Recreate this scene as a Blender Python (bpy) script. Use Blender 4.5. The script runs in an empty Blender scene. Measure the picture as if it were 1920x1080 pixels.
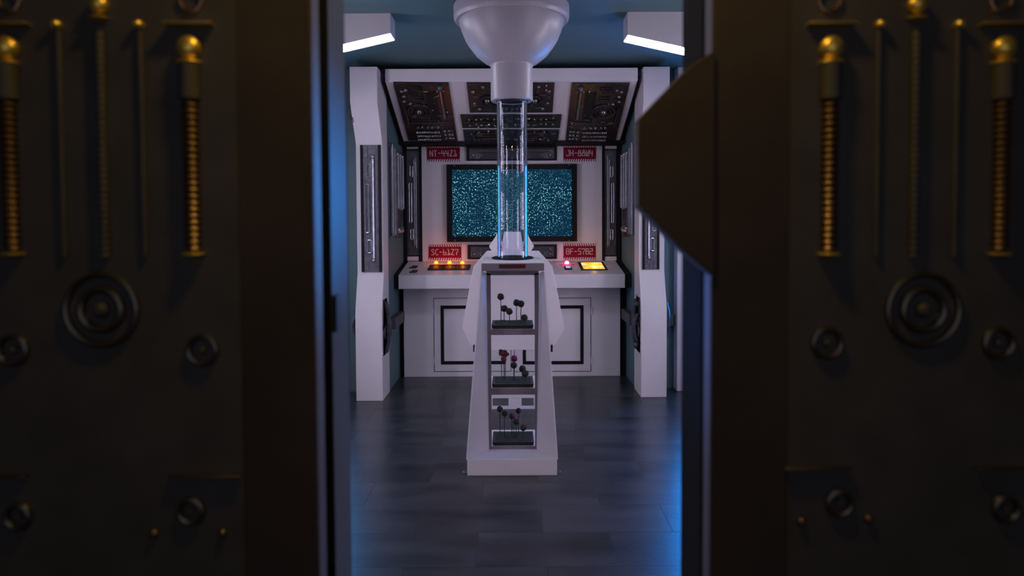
import bpy, bmesh, math, random
from mathutils import Matrix, Vector
rnd = random.Random(7)
PI = math.pi
C = bpy.context.scene.collection
S = bpy.context.scene

# ------------------------------------------------------------------ camera
F, CY, PITCH, ROLL, EYE = 1250.0, 463.65, math.radians(2.0), math.radians(-0.3), 1.45
cd = bpy.data.cameras.new('camera'); cam = bpy.data.objects.new('camera', cd); C.objects.link(cam)
CR = Matrix.Rotation(PI/2-PITCH, 3, 'X') @ Matrix.Rotation(ROLL, 3, 'Z')
cam.matrix_world = Matrix.Translation((0, 0, EYE)) @ CR.to_4x4()
cd.sensor_width = 36; cd.lens = 36*F/1920; cd.shift_y = -(540-CY)/1920
cd.clip_start = 0.02
cd.dof.use_dof = True; cd.dof.focus_distance = 5.0; cd.dof.aperture_fstop = 2.7
S.camera = cam
# ------------------------------------------------------------------ world, lamps, exposure
w = bpy.data.worlds.new('world'); S.world = w; w.use_nodes = True
w.node_tree.nodes['Background'].inputs[0].default_value = (0.02, 0.016, 0.014, 1)
w.node_tree.nodes['Background'].inputs[1].default_value = 1.0
S.view_settings.view_transform = 'Standard'; S.view_settings.look = 'None'
S.view_settings.exposure = 0.10; S.view_settings.gamma = 1; S.view_settings.use_curve_mapping = False
LAMP_CEIL = 13.0
LAMP_SIDE = 30.0; LAMP_FRONT = 25.0; FILL_PANEL = 5.0       # emission of the upright wall lights and the added ceiling fill
LAMP_BLUE = 26.0
def area(name, loc, target, sx, sy, power, col, shape='RECTANGLE'):
    l = bpy.data.lights.new(name, 'AREA'); l.shape = shape; l.size = sx; l.size_y = sy
    l.energy = power; l.color = col
    o = bpy.data.objects.new(name, l); C.objects.link(o)
    d = Vector(target)-Vector(loc)
    o.matrix_world = Matrix.Translation(loc) @ d.to_track_quat('-Z', 'Y').to_matrix().to_4x4()
    return o
# corridor on the camera's side of the doors: a small warm lamp overhead and an added dim fill behind the camera that lifts the dark doors
area('corridor_lamp', (0, 0.66, 2.30), (0, 0.95, 1.3), 0.16, 0.06, 3.5, (1.0, 0.62, 0.12))
area('corridor_fill', (0, -1.55, 1.6), (0, 1.0, 1.4), 2.4, 1.6, 4.5, (1.0, 0.92, 1.0))
# blue lamps behind the door leaves, each throwing its light on the edge of the other leaf
bl = area('blue_light_right', (0.50, 1.36, 1.50), (-0.28, 0.98, 1.50), 0.05, 0.08, 0.6, (0.0, 0.36, 1.0)); bl.data.spread = math.radians(28)
bl = area('blue_light_left', (-0.50, 1.36, 1.32), (0.33, 0.93, 1.32), 0.05, 0.10, 0.22, (0.04, 0.25, 1.0)); bl.data.spread = math.radians(30)

# ------------------------------------------------------------------ pixel -> world helpers
def ray(x, y):
    return CR @ Vector(((x-960)/F, (CY-y)/F, -1))
def P(x, y, D):
    r = ray(x, y); t = D/r.y
    return Vector((r.x*t, D, EYE+r.z*t))
def G(x, y, z=0.0):
    r = ray(x, y); t = (z-EYE)/r.z
    return Vector((r.x*t, r.y*t, z))
def X(x, y, D): return P(x, y, D).x
def Z(x, y, D): return P(x, y, D).z

# ------------------------------------------------------------------ materials
MATS = {}
def mat(name, col, rough=0.5, metal=0.0, noise=0.0, nscale=8.0, bump=0.0, bscale=60.0, emit=None, estr=0.0, coat=0.0, spec=None):
    m = bpy.data.materials.new(name); m.use_nodes = True; nt = m.node_tree; b = nt.nodes['Principled BSDF']
    b.inputs['Base Color'].default_value = (*col, 1); b.inputs['Roughness'].default_value = rough
    b.inputs['Metallic'].default_value = metal
    if coat: b.inputs['Coat Weight'].default_value = coat
    if spec is not None: b.inputs['Specular IOR Level'].default_value = spec
    tc = nt.nodes.new('ShaderNodeTexCoord')
    if noise:
        n = nt.nodes.new('ShaderNodeTexNoise'); n.inputs['Scale'].default_value = nscale; n.inputs['Detail'].default_value = 6
        nt.links.new(tc.outputs['Object'], n.inputs['Vector'])
        r = nt.nodes.new('ShaderNodeValToRGB'); r.color_ramp.elements[0].position = .3; r.color_ramp.elements[1].position = .7
        r.color_ramp.elements[0].color = (*[c*(1-noise) for c in col], 1); r.color_ramp.elements[1].color = (*[min(1, c*(1+noise)) for c in col], 1)
        nt.links.new(n.outputs[0], r.inputs[0]); nt.links.new(r.outputs[0], b.inputs['Base Color'])
    if bump:
        n2 = nt.nodes.new('ShaderNodeTexNoise'); n2.inputs['Scale'].default_value = bscale; n2.inputs['Detail'].default_value = 3
        nt.links.new(tc.outputs['Object'], n2.inputs['Vector'])
        bp = nt.nodes.new('ShaderNodeBump'); bp.inputs['Strength'].default_value = bump; bp.inputs['Distance'].default_value = 0.003
        nt.links.new(n2.outputs[0], bp.inputs['Height']); nt.links.new(bp.outputs[0], b.inputs['Normal'])
    if emit:
        b.inputs['Emission Color'].default_value = (*emit, 1); b.inputs['Emission Strength'].default_value = estr
    MATS[name] = m; return m
WHITE = mat('white_paint', (0.70, 0.67, 0.71), 0.45, noise=0.03, nscale=3, bump=0.15, bscale=180)
GREYP = mat('mauve_grey_frame', (0.17, 0.15, 0.175), 0.5, noise=0.03, nscale=3)  # darker than white_paint; header, rails and uprights of the pedestal
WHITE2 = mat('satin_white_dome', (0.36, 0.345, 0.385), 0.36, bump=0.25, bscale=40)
TEAL = mat('teal_wall_paint', (0.085, 0.165, 0.185), 0.6, noise=0.06, nscale=2, bump=0.1)
CEIL = mat('teal_ceiling_paint', (0.08, 0.155, 0.17), 0.6, noise=0.06, nscale=2, bump=0.1)
BLACK = mat('black_trim', (0.008, 0.007, 0.009), 0.6, noise=0.1, spec=0.2)
BRACKETM = mat('grey_rail_paint', (0.06, 0.06, 0.065), 0.5, noise=0.1)
RELIEF = mat('gunmetal_relief', (0.085, 0.085, 0.105), 0.30, metal=0.3, noise=0.4, nscale=20, bump=0.8, bscale=90)
RELIEF_D = mat('dark_bronze_relief', (0.026, 0.021, 0.020), 0.24, metal=0.1, noise=0.5, nscale=14, bump=1.0, bscale=42)
RELIEF_S = mat('glossy_bronze_fitting', (0.24, 0.21, 0.20), 0.2, metal=0.85, noise=0.2, nscale=20)
RELIEF_L = mat('polished_pipe_metal', (0.42, 0.42, 0.47), 0.26, metal=0.8, noise=0.2, nscale=20)
RELIEF_K = mat('charcoal_relief', (0.11, 0.11, 0.12), 0.28, metal=0.5, noise=0.2, nscale=20)
DOORM = mat('dark_brown_door', (0.040, 0.032, 0.032), 0.75, noise=0.2, nscale=5, bump=0.3, bscale=25, spec=0.25)
DOORE = mat('grey_door_edge', (0.05, 0.05, 0.07), 0.6, noise=0.08, spec=0.25)
DOORSHADE = mat('black_door_shade', (0.01, 0.01, 0.01), 0.9, spec=0.05)  # near-black base standing in for shade in the door recesses and right edge
DOORE3 = mat('slate_door_edge', (0.05, 0.062, 0.085), 0.75, spec=0.15)
DOORE2 = mat('dark_door_edge', (0.02, 0.02, 0.026), 0.85, spec=0.1, noise=0.08)
DOORR = mat('black_door_relief', (0.044, 0.042, 0.045), 0.65, noise=0.2, nscale=12)
DOORK = mat('brass_tinted_knob', (0.95, 0.66, 0.16), 0.42, metal=0.9, noise=0.15)
DOORG = mat('glossy_black_casting', (0.022, 0.018, 0.014), 0.32, noise=0.15, spec=1.0)
DOORC = mat('worn_copper_coil', (0.26, 0.18, 0.13), 0.40, metal=1.0, noise=0.25)
CHAR = mat('charcoal_tray', (0.012, 0.013, 0.014), 0.6, noise=0.3, nscale=40)
SOIL = mat('dark_green_moss', (0.010, 0.014, 0.010), 0.95, noise=0.5, nscale=60, bump=1, bscale=200)
BALL = mat('dark_dried_flower', (0.022, 0.022, 0.020), 0.95, noise=0.5, nscale=90, bump=1, bscale=260)
BALLR = mat('dark_red_flower', (0.09, 0.014, 0.03), 0.95, noise=0.5, nscale=90, bump=1, bscale=260)
BALLM = mat('magenta_flower', (0.20, 0.025, 0.14), 0.95, noise=0.5, nscale=90, bump=1, bscale=260)
STEM = mat('dark_stem', (0.02, 0.02, 0.018), 0.8)
RED = mat('red_sign_paint', (0.21, 0.001, 0.018), 0.6, spec=0.2, noise=0.08)
SIGNW = mat('white_sign_print', (0.75, 0.70, 0.76), 0.5)
DKRED = mat('dark_red_label', (0.055, 0.006, 0.010), 0.4)
STEEL = mat('small_steel_screw', (0.55, 0.55, 0.58), 0.3, metal=0.9)
FLOORM = mat('slate_floor_tile', (0.023, 0.025, 0.031), 0.30, noise=0.65, nscale=2.6, bump=0.25, bscale=30)
FLOORB = mat('floor_joint', (0.022, 0.025, 0.032), 0.6, noise=0.2)
# streaky cloudy slate
nt = FLOORM.node_tree
for n in nt.nodes:
    if n.bl_idname == 'ShaderNodeTexNoise' and abs(n.inputs['Scale'].default_value-2.6) < 1e-3:
        mp = nt.nodes.new('ShaderNodeMapping'); mp.inputs['Scale'].default_value = (0.6, 2.2, 1)
        oi = nt.nodes.new('ShaderNodeObjectInfo'); tcn = [k for k in nt.nodes if k.bl_idname == 'ShaderNodeTexCoord'][0]
        ad = nt.nodes.new('ShaderNodeVectorMath'); ad.operation = 'ADD'
        sc = nt.nodes.new('ShaderNodeVectorMath'); sc.operation = 'SCALE'; sc.inputs[3].default_value = 30
        cmb = nt.nodes.new('ShaderNodeCombineXYZ')
        for i in range(3): nt.links.new(oi.outputs['Random'], cmb.inputs[i])
        nt.links.new(cmb.outputs[0], sc.inputs[0]); nt.links.new(tcn.outputs['Object'], ad.inputs[0]); nt.links.new(sc.outputs[0], ad.inputs[1])
        nt.links.new(ad.outputs[0], mp.inputs[0]); nt.links.new(mp.outputs[0], n.inputs['Vector']); break
EM_LAMP = mat('ceiling_lamp_diffuser', (0.8, 0.8, 0.8), 0.5, emit=(0.86, 0.84, 1.0), estr=LAMP_CEIL)
EM_SIDE = mat('side_lamp_diffuser', (0.8, 0.8, 0.8), 0.5, emit=(0.92, 0.79, 1.0), estr=LAMP_SIDE)
EM_FILL = mat('fill_panel_diffuser', (0.8, 0.8, 0.8), 0.5, emit=(0.90, 0.77, 1.0), estr=FILL_PANEL)
EM_FRONT = mat('front_side_lamp_diffuser', (0.8, 0.8, 0.8), 0.5, emit=(0.92, 0.79, 1.0), estr=LAMP_FRONT)
EM_BLUE = mat('blue_led_tube', (0.1, 0.2, 0.8), 0.5, emit=(0.0, 0.27, 1.0), estr=LAMP_BLUE)
EM_BLUE2 = mat('pale_blue_led_tube', (0.1, 0.3, 0.6), 0.5, emit=(0.02, 0.30, 0.8), estr=LAMP_BLUE*0.45)
EM_OR = mat('orange_button_glow', (0.9, 0.4, 0.05), 0.4, emit=(1.0, 0.30, 0.004), estr=2.6)
EM_PK = mat('red_button_glow', (0.9, 0.1, 0.2), 0.4, emit=(1.0, 0.02, 0.13), estr=1.2)
EM_PW = mat('pink_white_core', (0.9, 0.6, 0.7), 0.4, emit=(1.0, 0.55, 0.65), estr=2)
EM_YE = mat('yellow_screen', (0.9, 0.6, 0.05), 0.4, emit=(1.0, 0.5, 0.02), estr=1.15)
EM_CY = mat('cyan_digits', (0.1, 0.5, 0.8), 0.4, emit=(0.0, 0.42, 0.75), estr=1.2)
# yellow screen: pale centre stripe pattern as on the lit display
nt = EM_YE.node_tree; b = nt.nodes['Principled BSDF']
tc = nt.nodes.new('ShaderNodeTexCoord'); n = nt.nodes.new('ShaderNodeTexNoise'); n.inputs['Scale'].default_value = 9
r = nt.nodes.new('ShaderNodeValToRGB'); r.color_ramp.elements[0].position = .45; r.color_ramp.elements[1].position = .66
r.color_ramp.elements[0].color = (0.78, 0.34, 0.006, 1); r.color_ramp.elements[1].color = (0.9, 0.72, 0.35, 1)
nt.links.new(tc.outputs['Object'], n.inputs['Vector']); nt.links.new(n.outputs[0], r.inputs[0]); nt.links.new(r.outputs[0], b.inputs['Emission Color'])
# star field screen
STAR = mat('starfield_screen', (0.003, 0.006, 0.008), 0.35, spec=0.1, emit=(0, 0.03, 0.06), estr=1)
nt = STAR.node_tree; b = nt.nodes['Principled BSDF']; tc = nt.nodes.new('ShaderNodeTexCoord')
def starlayer(scale, thr, keep):
    v = nt.nodes.new('ShaderNodeTexVoronoi'); v.inputs['Scale'].default_value = scale; v.voronoi_dimensions = '2D'
    sp = nt.nodes.new('ShaderNodeSeparateXYZ'); cb = nt.nodes.new('ShaderNodeCombineXYZ')
    nt.links.new(tc.outputs['Object'], sp.inputs[0]); nt.links.new(sp.outputs[0], cb.inputs[0]); nt.links.new(sp.outputs[2], cb.inputs[1])
    nt.links.new(cb.outputs[0], v.inputs['Vector'])
    mr = nt.nodes.new('ShaderNodeMapRange'); mr.inputs[1].default_value = thr; mr.inputs[2].default_value = thr*0.3; mr.inputs[3].default_value = 0; mr.inputs[4].default_value = 1
    nt.links.new(v.outputs['Distance'], mr.inputs[0])
    sc = nt.nodes.new('ShaderNodeSeparateColor'); nt.links.new(v.outputs['Color'], sc.inputs[0])
    gt = nt.nodes.new('ShaderNodeMapRange'); gt.inputs[1].default_value = keep; gt.inputs[2].default_value = 1.0; gt.inputs[3].default_value = 0; gt.inputs[4].default_value = 1
    nt.links.new(sc.outputs[0], gt.inputs[0])
    mu = nt.nodes.new('ShaderNodeMath'); mu.operation = 'MULTIPLY'
    nt.links.new(mr.outputs[0], mu.inputs[0]); nt.links.new(gt.outputs[0], mu.inputs[1]); return mu
a1 = starlayer(34, 0.12, 0.25); a2 = starlayer(54, 0.15, 0.35)
ad = nt.nodes.new('ShaderNodeMath'); ad.operation = 'ADD'; nt.links.new(a1.outputs[0], ad.inputs[0]); nt.links.new(a2.outputs[0], ad.inputs[1])
cn = nt.nodes.new('ShaderNodeTexNoise'); cn.inputs['Scale'].default_value = 5; nt.links.new(tc.outputs['Object'], cn.inputs['Vector'])
cr = nt.nodes.new('ShaderNodeMapRange'); cr.inputs[1].default_value = .35; cr.inputs[2].default_value = .6; cr.inputs[3].default_value = 0.25; cr.inputs[4].default_value = 1.7
nt.links.new(cn.outputs[0], cr.inputs[0]); a0 = ad; ad = nt.nodes.new('ShaderNodeMath'); ad.operation = 'MULTIPLY'; nt.links.new(a0.outputs[0], ad.inputs[0]); nt.links.new(cr.outputs[0], ad.inputs[1])
mx = nt.nodes.new('ShaderNodeMix'); mx.data_type = 'RGBA'; mx.inputs[6].default_value = (0.0003, 0.022, 0.052, 1); mx.inputs[7].default_value = (0.9, 2.2, 2.0, 1)
nt.links.new(ad.outputs[0], mx.inputs[0]); nt.links.new(mx.outputs[2], b.inputs['Emission Color'])
GLASS = bpy.data.materials.new('clear_tube_glass'); GLASS.use_nodes = True
gb = GLASS.node_tree.nodes['Principled BSDF']
gb.inputs['Base Color'].default_value = (0.90, 0.93, 1.0, 1); gb.inputs['Roughness'].default_value = 0.02
gb.inputs['Transmission Weight'].default_value = 1; gb.inputs['IOR'].default_value = 1.42

# ------------------------------------------------------------------ mesh builder
WM = {}   # world matrices by object name
class B:
    def __init__(s): s.v = []; s.f = []
    def add(s, vs, fs):
        k = len(s.v); s.v += [tuple(p) for p in vs]; s.f += [tuple(i+k for i in f) for f in fs]; return s
    def box(s, x0, x1, y0, y1, z0, z1):
        return s.hexa([(x0,y0,z0),(x1,y0,z0),(x1,y1,z0),(x0,y1,z0),(x0,y0,z1),(x1,y0,z1),(x1,y1,z1),(x0,y1,z1)])
    def hexa(s, p):
        return s.add(p, [(0,3,2,1),(4,5,6,7),(0,1,5,4),(1,2,6,5),(2,3,7,6),(3,0,4,7)])
    def prism(s, a, b):      # two matching loops of 3-D points
        n = len(a)
        return s.add(list(a)+list(b), [tuple(range(n)), tuple(range(2*n-1, n-1, -1))]+[(i, (i+1) % n, n+(i+1) % n, n+i) for i in range(n)])
    def band(s, loops, closed=True):   # skin through loops of equal length (open tube)
        n = len(loops[0]); vs = [p for l in loops for p in l]; fs = []
        for k in range(len(loops)-1):
            for i in range(n if closed else n-1):
                j = (i+1) % n; fs.append((k*n+i, k*n+j, (k+1)*n+j, (k+1)*n+i))
        return s.add(vs, fs)
    def tube(s, path, r, n=8, close=False):
        path = [Vector(p) for p in path]; loops = []; m = len(path); up = None
        for i, p in enumerate(path):
            a = path[(i-1) % m] if (close or i > 0) else p; c = path[(i+1) % m] if (close or i < m-1) else p
            t = (c-a).normalized()
            if up is None: up = Vector((0, 0, 1)) if abs(t.z) < .9 else Vector((1, 0, 0))
            e = t.cross(up).normalized(); g = e.cross(t); up = g
            rr = r[i] if isinstance(r, (list, tuple)) else r
            loops.append([p+e*math.cos(2*PI*k/n)*rr+g*math.sin(2*PI*k/n)*rr for k in range(n)])
        if close: loops.append(loops[0])
        s.band(loops)
        if not close:
            k = len(s.v)
            s.f.append(tuple(range(k-n, k))); s.f.append(tuple(range(k-n*m+n-1, k-n*m-1, -1)))
        return s
    def lathe(s, prof, c=(0, 0, 0), n=24, axis='Z', cap=True):
        loops = []
        for r, h in prof:
            l = []
            for k in range(n):
                a = 2*PI*k/n; p = (r*math.cos(a), r*math.sin(a), h)
                if axis == 'Y': p = (p[0], h, p[1])
                if axis == 'X': p = (h, p[0], p[1])
                l.append((p[0]+c[0], p[1]+c[1], p[2]+c[2]))
            loops.append(l)
        s.band(loops)
        if cap:
            k = len(s.v); m = len(prof)*n
            s.f.append(tuple(range(k-n, k))); s.f.append(tuple(range(k-m+n-1, k-m-1, -1)))
        return s
    def ball(s, c, r, n=12, sz=1.0, rough=0.0):
        m = n//2+1; loops = []
        for i in range(1, m):
            a = PI*i/m; l = []
            for k in range(n):
                q = r*(1+rnd.uniform(-rough, rough))
                l.append((c[0]+q*math.sin(a)*math.cos(2*PI*k/n), c[1]+q*math.sin(a)*math.sin(2*PI*k/n), c[2]-q*sz*math.cos(a)))
            loops.append(l)
        s.band(loops); k = len(s.v)
        s.f.append(tuple(range(k-n, k))); s.f.append(tuple(range(k-n*(m-1)+n-1, k-n*(m-1)-1, -1)))
        return s
    def build(s, name, m, parent=None, M=None, bevel=0.0, smooth=True):
        M = M or Matrix.Identity(4)
        xs = [v[0] for v in s.v]; ys = [v[1] for v in s.v]; zs = [v[2] for v in s.v]
        c = Vector(((min(xs)+max(xs))/2, (min(ys)+max(ys))/2, (min(zs) if parent is None else (min(zs)+max(zs))/2)))
        me = bpy.data.meshes.new(name)
        me.from_pydata([(v[0]-c.x, v[1]-c.y, v[2]-c.z) for v in s.v], [], s.f)
        bm = bmesh.new(); bm.from_mesh(me); bmesh.ops.recalc_face_normals(bm, faces=bm.faces); bm.to_mesh(me); bm.free()
        if smooth:
            me.polygons.foreach_set('use_smooth', [True]*len(me.polygons)); me.set_sharp_from_angle(angle=math.radians(32))
        me.materials.append(m)
        o = bpy.data.objects.new(name, me); C.objects.link(o)
        W = M @ Matrix.Translation(c)
        if parent: o.parent = parent; o.matrix_basis = WM[parent.name].inverted() @ W
        else: o.matrix_basis = W
        WM[o.name] = W
        if bevel:
            b = o.modifiers.new('bevel', 'BEVEL'); b.width = bevel; b.segments = 2; b.limit_method = 'ANGLE'; b.angle_limit = math.radians(35)
        return o
def tag(o, label=None, cat=None, group=None, kind=None):
    if label: o['label'] = label
    if cat: o['category'] = cat
    if group: o['group'] = group
    if kind: o['kind'] = kind
    return o
def empty(name, loc, label, cat, group=None):
    o = bpy.data.objects.new(name, None); C.objects.link(o); o.location = loc; o.empty_display_size = 0.1
    WM[o.name] = Matrix.Translation(loc); return tag(o, label, cat, group)
def struct(name, b, m, parent=None, **k):
    o = b.build(name, m, parent, **k)
    if parent is None: o['kind'] = 'structure'
    return o
def frame(o, u, v, n):
    return Matrix(((u[0], v[0], n[0], o[0]), (u[1], v[1], n[1], o[1]), (u[2], v[2], n[2], o[2]), (0, 0, 0, 1)))
def front(x, D, z): return frame((x, D, z), (1, 0, 0), (0, 0, 1), (0, -1, 0))

# ------------------------------------------------------------------ the room shell
CZ = 2.775
WL, WR = -1.075, 1.085         # alcove side walls
BW = 6.86                      # back wall
struct('floor', B().box(-2.1, 2.1, -1.7, 7.0, -0.12, -0.008), FLOORB)
floor = bpy.data.objects['floor']
proto = None; row = 0; D0 = 3.394-0.31*7
while D0+row*0.31 < 6.75:
    y0 = D0+row*0.31; off = -0.163 if row % 2 == 1 else 0.142
    for k in range(-4, 4):
        x0 = off+k*0.61
        if x0 < -2.05 or x0+0.61 > 2.06: continue
        if proto is None:
            proto = B().box(0, 0.6092, 0, 0.3092, -0.008, 0).build('tile', FLOORM, floor, M=Matrix.Translation((x0, y0, 0)), bevel=0.0006)
        else:
            t = proto.copy(); C.objects.link(t); t.parent = floor
            t.matrix_basis = WM['floor'].inverted() @ Matrix.Translation((x0+0.30425, y0+0.15425, -0.004+rnd.uniform(-0.0003, 0.0003)))
    row += 1
struct('ceiling', B().box(-2.1, 2.1, -1.7, 7.0, CZ, CZ+0.12), CEIL)
struct('wall_back', B().box(WL-0.12, WR+0.12, BW, BW+0.12, 0, CZ), TEAL)
wall_l = struct('wall_alcove_left', B().box(WL-0.2, WL, 5.75, BW, 0, CZ), TEAL)
wall_r = struct('wall_alcove_right', B().box(WR, WR+0.2, 5.82, BW, 0, CZ), TEAL)
struct('wall_rear_left', B().box(-2.1, WL-0.2, 5.75, 5.9, 0, CZ), TEAL)
struct('wall_rear_right', B().box(WR+0.2, 2.1, 5.82, 5.97, 0, CZ), TEAL)
struct('wall_left', B().box(-2.2, -2.1, -1.7, 6.0, 0, CZ), TEAL)
struct('wall_right', B().box(2.1, 2.2, -1.7, 6.0, 0, CZ), TEAL)
struct('wall_corridor', B().box(-2.1, 2.1, -1.82, -1.7, 0, CZ), DOORM)
xr = X(1264, 600, 5.80)
struct('trim_1', B().box(xr, xr+0.075, 5.70, 5.82, 0, CZ), WHITE, bevel=0.006)
struct('trim_2', B().box(-xr-0.11, -xr-0.035, 5.63, 5.75, 0, CZ), WHITE, bevel=0.006)

# ------------------------------------------------------------------ relief panels (vacuum-formed greebles)
# local frame: x right, y up, z out of the panel
def rpipe(par, M, m, pts, r, name='pipe', n=8):
    return B().tube([(p[0], p[1], p[2] if len(p) > 2 else r*0.7) for p in pts], r, n).build(name, m, par, M)
def rloop(par, M, m, x0, x1, y0, y1, r, name='loop_pipe'):
    c = min(x1-x0, y1-y0)*0.35; z = r*0.7; pts = []
    for cx, cy, a0 in ((x1-c, y1-c, 0), (x0+c, y1-c, 90), (x0+c, y0+c, 180), (x1-c, y0+c, 270)):
        for k in range(4):
            a = math.radians(a0+30*k); pts.append((cx+c*math.cos(a), cy+c*math.sin(a), z))
    return B().tube(pts, r, 8, close=True).build(name, m, par, M)
def rring(par, M, m, x, y, R, r, name='ring', a0=0, a1=360):
    n = 24; z = r*0.6
    if a1-a0 >= 360:
        return B().tube([(x+R*math.cos(2*PI*k/n), y+R*math.sin(2*PI*k/n), z) for k in range(n)], r, 8, close=True).build(name, m, par, M)
    return B().tube([(x+R*math.cos(math.radians(a0+(a1-a0)*k/n)), y+R*math.sin(math.radians(a0+(a1-a0)*k/n)), z) for k in range(n+1)], r, 8).build(name, m, par, M)
def rstud(par, M, m, x, y, r, name='stud', h=0.8):
    return B().ball((x, y, r*0.25), r, 12, h).build(name, m, par, M)
def rcoil(par, M, m, x0, y0, x1, y1, r, pitch, name='coil_hose', amp=0.28, n=12, z=None):
    L = math.hypot(x1-x0, y1-y0); k = max(3, int(L/pitch)); pts = []; rr = []
    z = r*0.7 if z is None else z
    for i in range(k*4+1):
        t = i/(k*4); pts.append((x0+(x1-x0)*t, y0+(y1-y0)*t, z)); rr.append(r*(1-amp*0.5*(1-math.cos(2*PI*k*t))))
    return B().tube(pts, rr, n).build(name, m, par, M)
def rbox(par, M, m, x0, x1, y0, y1, z1, name='raised_block', z0=-0.002, bev=0.002):
    return B().box(x0, x1, y0, y1, z0, z1).build(name, m, par, M, bevel=bev)
def rplate(par, M, m, w, h, t=0.012, name='relief_panel'):
    return B().box(0, w, 0, h, -t, 0).build(name, m, par, M, bevel=0.002)

def vstrip(par, M, w, h, m, mirror=False, black=True):
    """tall narrow relief panel: long pipe, side loops, blocks, black side channels"""
    p = rplate(par, M, m, w, h); g = RELIEF_L if black else m
    fx = (lambda a: w*(1-a)) if mirror else (lambda a: w*a)
    def fr(a, b): return (min(fx(a), fx(b)), max(fx(a), fx(b)))
    if black:
        for a, b in ((0.0, 0.11), (0.87, 1.0)):
            x0, x1 = fr(a, b); rbox(p, M, BLACK, x0, x1, 0, h, 0.012, 'side_channel')
    x = fx(0.60); r = w*0.075
    g = RELIEF_L
    rpipe(p, M, g, [(x, h*.10), (x, h*.90)], r*0.8, 'long_pipe', 10)
    rpipe(p, M, RELIEF_K, [(fx(0.685), h*.10), (fx(0.685), h*.89)], w*0.035, 'side_pipe', 8)
    rpipe(p, M, g, [(fx(0.76), h*.07), (fx(0.76), h*.94)], w*0.022, 'thin_conduit')
    for yy in (0.905, 0.095):
        rstud(p, M, g, x, h*yy, w*0.12, 'pipe_end_cap', 1.0)
        rring(p, M, g, x, h*(0.87 if yy > .5 else 0.13), w*0.085, w*0.025, 'pipe_collar')
    x0, x1 = fr(0.30, 0.50); rloop(p, M, g, x0, x1, h*.745, h*.85, w*0.05, 'bracket_loop')
    x0, x1 = fr(0.30, 0.50); rloop(p, M, g, x0, x1, h*.15, h*.25, w*0.05, 'bracket_loop')
    x0, x1 = fr(0.22, 0.40); rloop(p, M, g, x0, x1, h*.31, h*.69, w*0.05, 'slot_loop')
    x0, x1 = fr(0.14, 0.36); rbox(p, M, m, x0, x1, h*.90, h*.985, w*0.04)
    x0, x1 = fr(0.14, 0.36); rbox(p, M, m, x0, x1, h*.015, h*.08, w*0.04)
    x0, x1 = fr(0.13, 0.20); rbox(p, M, m, x0, x1, h*.26, h*.72, w*0.03)
    return p
def hstrip(par, M, w, h, m):
    """wide low relief panel: black frame, nested slots and a ball at each end"""
    p = rplate(par, M, m, w, h)
    for a in ((0, w, 0, h*.13), (0, w, h*.87, h), (0, w*.03, h*.13, h*.87), (w*.97, w, h*.13, h*.87)):
        rbox(p, M, BLACK, *a, 0.014, 'frame_bar')
    rloop(p, M, m, w*.07, w*.93, h*.60, h*.78, h*.045, 'slot_loop')
    rloop(p, M, m, w*.14, w*.86, h*.22, h*.52, h*.05, 'slot_loop')
    rpipe(p, M, m, [(w*.18, h*.37), (w*.82, h*.37)], h*.05)
    for x in (.075, .925):
        rstud(p, M, RELIEF_L, w*x, h*.38, h*.13, 'ball_stud', 1.0)
        rring(p, M, m, w*x, h*.38, h*.20, h*.03)
    return p

# ------------------------------------------------------------------ pillars
def pillar(x0, x1, side, label, Dt, Dm, Db, Dback, zs):
    zt, z1, z2, z3, z4 = zs
    xm = (x0+x1)/2
    e = empty('pillar', (xm, (Db+Dback)/2, 0), label, 'pillar', 'white angled pillars')
    prof = [(Dback, 0), (Db, 0), (Db, z4), (Dm, z3), (Dm, z2), (Dt, z1), (Dt, zt), (Dback, zt)]
    B().prism([(x0, d, z) for d, z in prof], [(x1, d, z) for d, z in prof]).build('body', WHITE, e, bevel=0.003)
    return e
Dt, Dm, Db = 5.36, 5.54, G(692, 752).y
zs = (Z(690, 125, Dt), Z(690, 193, Dt), Z(690, 271, Dm), Z(690, 512, Dm), Z(690, 586, Db))
pl = pillar(X(668, 740, Db), X(718, 740, Db), -1, 'white angled pillar left of the console, fully in view', Dt, Dm, Db, 5.75, zs)
DbR = G(1226, 745).y; dt, dm = DbR-0.08, DbR+0.10
zr = (Z(1225, 125, dt), Z(1225, 193, dt), Z(1225, 271, dm), Z(1225, 506, dm), Z(1225, 579, DbR))
pr = pillar(X(1202, 740, DbR), X(1250, 740, DbR), 1, 'white angled pillar right of the console, half hidden by the black door tab', dt, dm, DbR, 5.82, zr)
def on_front(par, xa, ya, xb, yb, D, fn, m, off=0.012, **k):
    a = P(xa, yb, D); b_ = P(xb, ya, D)
    return fn(par, front(a.x, D-off, a.z), b_.x-a.x, b_.z-a.z, m, **k)
on_front(pl, 679, 272, 714, 510, Dm, vstrip, RELIEF, 0.010)
on_front(pr, 1204, 272, 1236, 505, dm, vstrip, RELIEF, 0.010, mirror=True)
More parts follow.
